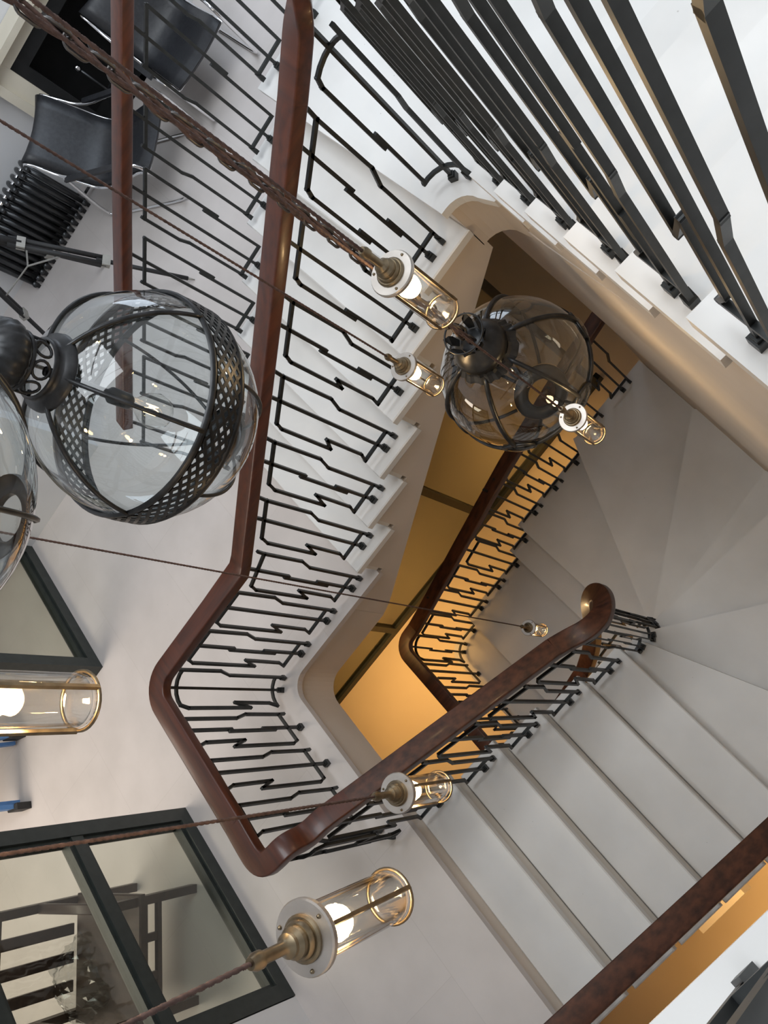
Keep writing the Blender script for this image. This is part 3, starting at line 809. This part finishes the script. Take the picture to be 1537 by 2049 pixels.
for k in range(8):
    a = 2 * pi * k / 8
    ca, sa = cos(a), sin(a)
    def lp(r, z, w): return (r * ca - w * sa, r * sa + w * ca, z)
    MB().add([lp(0.040, 0.298, -0.010), lp(0.040, 0.298, 0.010), lp(0.050, 0.325, -0.015), lp(0.050, 0.325, 0.015), lp(0.068, 0.345, 0.0), lp(0.056, 0.340, -0.011), lp(0.056, 0.340, 0.011),
              lp(0.044, 0.298, -0.010), lp(0.044, 0.298, 0.010), lp(0.054, 0.325, -0.015), lp(0.054, 0.325, 0.015), lp(0.071, 0.347, 0.0)],
             [(0, 1, 3, 2), (2, 3, 6, 4, 5), (8, 7, 9, 10), (10, 9, 11), (0, 2, 9, 7), (3, 1, 8, 10)]).build('crown_leaf', 'bronze', g2)
MB().tube([(0.062 * cos(2 * pi * i / 28), 0.062 * sin(2 * pi * i / 28), 0.352) for i in range(28)], 0.0028, 6, True).build('crown_ring', 'bronze', g2, True)
MB().lathe([(0.098, -0.205), (0.100, -0.214), (0.085, -0.220), (0.052, -0.226), (0.050, -0.218), (0.052, -0.212)], 36).build('bottom_collar', 'bronze', g2, True)
MB().lathe([(0.008, 0.29), (0.008, 0.02), (0.016, 0.01), (0.016, -0.03)], 12).build('lamp_stem', 'bronze', g2, True)
MB().lathe([(0.012, -0.03), (0.026, -0.055), (0.030, -0.075), (0.024, -0.095), (0.0, -0.105)], 20).build('bulb', 'lampglass', g2, True)
# chain of alternating links, cords twisted round it
link_pts = []
for i in range(20):
    q = 2 * pi * i / 20
    link_pts.append((0.0165 * cos(q), 0, 0.010 * (1 if sin(q) > 0 else -1) + 0.0165 * sin(q)))
lm = MB().tube(link_pts, 0.0037, 6, True).mesh('chain_link', 'steel', True)
ch = link('chain', None, g2)
for i in range(104):
    o = link('chain_link', lm, ch, (0, 0, 0.318 + 0.044 * i), 0.5 + (pi / 2 if i % 2 else 0))
cm = MB()
for q in range(3):
    a0 = 2 * pi * q / 3; pts = []
    for i in range(420):
        z = 0.31 + (4.85 - 0.31) * i / 419
        rr = 0.0075 + 0.0025 * sin(z * 9 + q * 2)
        pts.append((rr * cos(a0 + z * 26) - 0.009, rr * sin(a0 + z * 26) + 0.002, z))
    cm.tube(pts, 0.0036, 5)
cm.build('wound_cord', 'cord', g2, True)

# ------------------------------------------------------------------ hall: fireplace, radiator, chairs, tripod
fp = thing('fireplace', 'black fireplace opening in a cream stone surround behind the leather chairs', 'fireplace', (7.0, 0.05, 0))
for s in (-1, 1):
    MB().box(-0.10, -0.005, (0.50 if s > 0 else -0.67), (0.67 if s > 0 else -0.50), 0.0, 1.06).build('jamb', 'mantel', fp)
    MB().box(-0.13, -0.1005, (0.63 if s > 0 else -0.70), (0.70 if s > 0 else -0.63), 0.0, 1.08).build('moulding', 'mantel', fp)
MB().box(-0.10, -0.005, -0.4995, 0.4995, 0.97, 1.06).build('lintel', 'mantel', fp)
MB().box(-0.20, -0.005, -0.74, 0.74, 1.081, 1.13).build('shelf', 'mantel', fp)
MB().box(0.40, 0.44, -0.52, 0.52, 0.0, 1.0).box(0.101, 0.40, 0.4995, 0.52, 0.0, 1.0).box(0.101, 0.40, -0.52, -0.4995, 0.0, 1.0).box(0.101, 0.40, -0.4995, 0.4995, 0.97, 1.0).box(0.0, 0.40, -0.4995, 0.4995, -0.02, 0.0).build('firebox', 'soot', fp)
for s in (-1, 1): MB().box(-0.085, -0.0045, (0.41 if s > 0 else -0.499), (0.499 if s > 0 else -0.41), 0.0, 0.97).build('slip', 'soot', fp)
MB().box(-0.085, -0.0045, -0.4095, 0.4095, 0.86, 0.97).build('slip', 'soot', fp)
for s in (-0.22, 0.22):
    MB().tube([(0.10, s, 0.0), (0.12, s, 0.12), (0.12, s, 0.42)], 0.012, 8).build('firedog', 'radiator', fp, True)
    MB().lathe([(0.0, 0.03), (0.02, 0.022), (0.026, 0.0), (0.02, -0.02), (0.0, -0.026)], 12, (0.12, s, 0.45)).build('firedog_knob', 'chrome', fp, True)
MB().tube([(0.16, -0.30, 0.14), (0.16, 0.30, 0.14)], 0.010, 8).build('grate_bar', 'radiator', fp, True)

rd = thing('radiator', 'dark metal column radiator standing by the hall wall beside the leather chair', 'radiator', (6.86, 1.52, 0))
secm = MB()
for dx in (-0.115, 0.0, 0.0):
    pass
for dx in (-0.10, 0.0):
    secm.tube([(dx, 0, 0.06), (dx, 0, 0.56)], 0.021, 10)
secm.tube([(-0.135, 0, 0.58), (-0.10, 0, 0.588), (0.0, 0, 0.588), (0.035, 0, 0.58)], [0.018, 0.022, 0.022, 0.018], 10)
secm.tube([(-0.135, 0, 0.05), (0.035, 0, 0.05)], 0.022, 10)
secm.box(-0.12, -0.08, -0.015, 0.015, 0.0, 0.05).box(-0.02, 0.02, -0.015, 0.015, 0.0, 0.05)
sme = secm.mesh('radiator_section', 'radiator', True)
for i in range(14): link('radiator_section', sme, rd, (0, -0.42 + 0.062 * i, 0))
MB().tube([(-0.05, -0.46, 0.588), (-0.05, 0.45, 0.588)], 0.015, 10).build('header_pipe', 'chrome', rd, True)
MB().tube([(-0.05, -0.46, 0.05), (-0.05, -0.56, 0.05), (-0.05, -0.58, 0.0)], 0.012, 10).build('valve_pipe', 'radiator', rd, True)

def lounge(label, x, y, rz):
    t = thing('lounge_chair', label, 'chair', (x, y, 0), rz, 'black sling lounge chairs')
    # profile in local x (front +) and z; width along y
    prof = [(-0.50, 0.78), (-0.47, 0.80), (-0.42, 0.74), (-0.34, 0.58), (-0.27, 0.44), (-0.20, 0.36), (-0.10, 0.33), (0.10, 0.36), (0.26, 0.40), (0.34, 0.41), (0.40, 0.38)]
    P = smooth_path([(a, 0, b) for a, b in prof], 2)
    hw = 0.26
    def sling(off, m):
        vs_, fs = [], []
        n = len(P)
        for i, p in enumerate(P):
            d = (P[min(i + 1, n - 1)] - P[max(i - 1, 0)]).normalized(); nr = Vector((-d.z, 0, d.x))
            for j in range(7):
                yy = -hw + 2 * hw * j / 6; sag = -0.03 * (1 - (yy / hw) ** 2)
                for o in (0.0, 0.028): vs_.append(tuple(p + nr * (o + sag) + Vector((0, yy, 0))))
        for i in range(n - 1):
            for j in range(6):
                a = i * 14 + j * 2; b = a + 14
                fs += [(a + 1, a + 3, b + 3, b + 1), (a, b, b + 2, a + 2)]
            a = i * 14; b = a + 14
            fs += [(a, a + 1, b + 1, b), (a + 12, b + 12, b + 13, a + 13)]
        for j in range(6):
            fs += [(2 * j, 2 * j + 2, 2 * j + 3, 2 * j + 1)]
            o = (n - 1) * 14; fs += [(o + 2 * j, o + 2 * j + 1, o + 2 * j + 3, o + 2 * j + 2)]
        return m.add(vs_, fs)
    sling(0, MB()).build('leather_sling', 'leather', t, True)
    for s in (-1, 1):
        MB().tube([(p.x, s * (hw + 0.012), p.z) for p in P], 0.011, 8).build('side_tube', 'chrome', t, True)
        MB().tube(smooth_path([(-0.44, s * (hw + 0.012), 0.76), (-0.30, s * (hw + 0.03), 0.55), (0.05, s * (hw + 0.05), 0.56), (0.36, s * (hw + 0.04), 0.55), (0.44, s * (hw + 0.03), 0.50), (0.44, s * (hw + 0.02), 0.10), (0.40, s * (hw + 0.02), 0.012), (0.0, s * (hw + 0.02), 0.012), (-0.42, s * (hw + 0.02), 0.012), (-0.48, s * (hw + 0.02), 0.06), (-0.34, s * (hw + 0.012), 0.56)], 2), 0.012, 8).build('leg_frame', 'chrome', t, True)
        MB().box(-0.28, 0.34, s * (hw + 0.05) - 0.022, s * (hw + 0.05) + 0.022, 0.566, 0.586).build('arm_pad', 'leather', t)
    MB().tube([(0.38, -hw, 0.37), (0.38, hw, 0.37)], 0.010, 8).build('cross_tube', 'chrome', t, True)
    MB().tube([(-0.22, -hw, 0.34), (-0.22, hw, 0.34)], 0.010, 8).build('cross_tube', 'chrome', t, True)
    return t
lounge('black leather sling chair with chrome tube frame, next to the radiator', 6.16, 0.52, rad(215))
lounge('second black leather sling chair with chrome tubes, farther from the radiator', 6.28, -0.33, rad(180))

tp = thing('tripod', 'black camera tripod with grey clamps standing in the hall by the radiator', 'tripod', (5.62, 1.45, 0))
apex = Vector((0.12, 0.10, 1.45))
for i, (fx, fy) in enumerate(((5.105, 0.918), (5.93, 2.10), (6.12, 1.36))):
    f = Vector((fx - 5.62, fy - 1.45, 0.0)); m1 = f + (apex - f) * 0.36; m2 = f + (apex - f) * 0.68
    l1 = MB().tube([tuple(apex), tuple(m2)], 0.028, 8).build('leg', 'rubber', tp, True)
    sd = (apex - f).cross(Vector((0, 0, 1))).normalized() * 0.022
    MB().tube([tuple(m2 + (apex - f) * 0.05 + sd), tuple(m1 + sd)], 0.018, 8).build('leg_stage', 'rubber', l1, True)
    MB().tube([tuple(m2 + (apex - f) * 0.05 - sd), tuple(m1 - sd)], 0.018, 8).build('leg_stage', 'rubber', l1, True)
    MB().tube([tuple(m1 + (apex - f) * 0.04), tuple(f + (apex - f) * 0.03)], 0.016, 8).build('leg_stage', 'rubber', l1, True)
    for mm in (m1, m2):
        u = (apex - f).normalized()
        MB().bar(mm - u * 0.025, mm + u * 0.03, 0.075, 0.05).build('clamp', 'clamp', l1)
    MB().tube([tuple(f + (apex - f) * 0.035), tuple(f + Vector((0, 0, 0.004)))], [0.012, 0.004], 8).build('spike', 'clamp', l1, True)
    MB().bar(m2 - (apex - f) * 0.18, Vector((apex.x * 0.6, apex.y * 0.6, 0.78)), 0.012, 0.006).build('spreader', 'clamp', tp)
MB().lathe([(0.04, -0.05), (0.05, -0.03), (0.05, 0.05), (0.03, 0.07), (0.03, 0.14), (0.0, 0.14)], 16, tuple(apex)).build('head', 'rubber', tp, True)

# ------------------------------------------------------------------ back room
wc = thing('wooden_chair', 'dark wooden armchair with fretted apron behind the glazed screen', 'chair', (1.80, 3.77, 0), math.atan2(0.406, -0.496))
# local: x along the front from leg to leg, y to the back (negative turned away)
hw, dp = 0.30, -0.52
for sx in (-1, 1):
    for yy in (0.0, dp):
        MB().bevbox(sx * hw - 0.024, sx * hw + 0.024, yy - 0.024, yy + 0.024, 0.0, 0.64 if yy == 0.0 else 1.02, 0.005).build('leg', 'chairwood', wc)
MB().bevbox(-0.34, 0.34, dp + 0.026, 0.045, 0.42, 0.455, 0.008).build('seat', 'chairwood', wc)
MB().box(-0.275, 0.275, -0.02, 0.012, 0.37, 0.418).build('apron', 'chairwood', wc)
MB().box(-0.275, 0.275, -0.016, 0.010, 0.265, 0.295).build('stretcher', 'chairwood', wc)
for x in (-0.10, 0.10): MB().box(x - 0.022, x + 0.022, -0.014, 0.008, 0.296, 0.369).build('fret_block', 'chairwood', wc)
for sx in (-1, 1):
    MB().sweep([(sx * hw, 0.04, 0.655), (sx * hw, -0.2, 0.675), (sx * hw, dp + 0.026, 0.70)], rail_section(0.055, 0.03, 0.008)).build('arm', 'chairwood', wc, True)
    MB().box(sx * hw - 0.014, sx * hw + 0.014, dp + 0.03, -0.03, 0.30, 0.33).build('side_stretcher', 'chairwood', wc)
MB().box(-0.275, 0.275, dp - 0.018, dp + 0.018, 0.93, 1.01).build('crest_rail', 'chairwood', wc)
for x in (-0.15, 0.0, 0.15): MB().box(x - 0.03, x + 0.03, dp - 0.010, dp + 0.010, 0.456, 0.929).build('back_slat', 'chairwood', wc)

def crumple(nx, ny, f):
    vs_ = [f(i / nx, j / ny) for i in range(nx + 1) for j in range(ny + 1)]
    fs = [(i * (ny + 1) + j, (i + 1) * (ny + 1) + j, (i + 1) * (ny + 1) + j + 1, i * (ny + 1) + j + 1) for i in range(nx) for j in range(ny)]
    return MB().add(vs_, fs)
random.seed(3)
pw = crumple(14, 14, lambda a, b: (1.75 + 0.42 * a + 0.02 * random.random(), 3.98 + 0.36 * b + 0.02 * random.random(), 0.478 + 0.13 * sin(pi * a) * sin(pi * b) + 0.03 * random.random()))
tag(pw.build('plastic_wrap', 'plastic', None, False), 'crumpled clear plastic wrap lying on the wooden armchair seat', 'plastic wrap')

ld = thing('step_ladder', 'blue step ladder with black rubber feet beyond the opening between the screens', 'ladder', (3.70, 4.40, 0), math.atan2(4.27 - 4.51, 3.90 - 3.46))
for s in (-1, 1):
    st = MB().bar((s * 0.25, 0.0, 0.10), (s * 0.19, 0.45, 1.9), 0.075, 0.03, (1, 0, 0)).build('stile', 'blue', ld)
    MB().bevbox(s * 0.253 - 0.024, s * 0.253 + 0.024, -0.055, 0.055, 0.0, 0.125, 0.012).build('rubber_foot', 'rubber', st)
for i in range(6):
    z = 0.30 + 0.27 * i; f = (z - 0.1) / 1.8
    MB().box(-0.24 + 0.06 * f, 0.24 - 0.06 * f, 0.45 * f - 0.04, 0.45 * f + 0.04, z, z + 0.03).build('step', 'clamp', ld)
for s in (-1, 1):
    MB().bar((s * 0.21, 0.06, 0.02), (s * 0.16, 0.50, 1.85), 0.05, 0.025, (1, 0, 0)).build('rear_stile', 'blue', ld)
random.seed(5)
def drape(a, b):
    ang = 2 * pi * a; h = b
    rx = 0.34 + 0.10 * h + 0.025 * sin(7 * ang) * h; ry = 0.26 + 0.08 * h + 0.025 * cos(5 * ang) * h
    return (4.05 + rx * cos(ang) * min(1, h * 3), 5.45 + ry * sin(ang) * min(1, h * 3), 0.85 * (1 - max(0, (h - 0.33) / 0.67)) + 0.002)
tag(crumple(48, 12, drape).build('dust_sheet', 'sheet', None, True), 'white dust sheet draped over something behind the ladder', 'dust sheet')

# ------------------------------------------------------------------ skylight
sk = struct(link('window_4', None, None, (2.3, -0.3, 6.95)))
for i in range(7): MB().box(-1.7 + 3.4 * i / 6 - 0.02, -1.7 + 3.4 * i / 6 + 0.02, -1.5, 1.5, -0.10, -0.05).build('glazing_bar', 'wall', sk)
for i in range(5): MB().box(-1.7, 1.7, -1.5 + 3.0 * i / 4 - 0.015, -1.5 + 3.0 * i / 4 + 0.015, -0.13, -0.1005).build('glazing_bar', 'wall', sk)
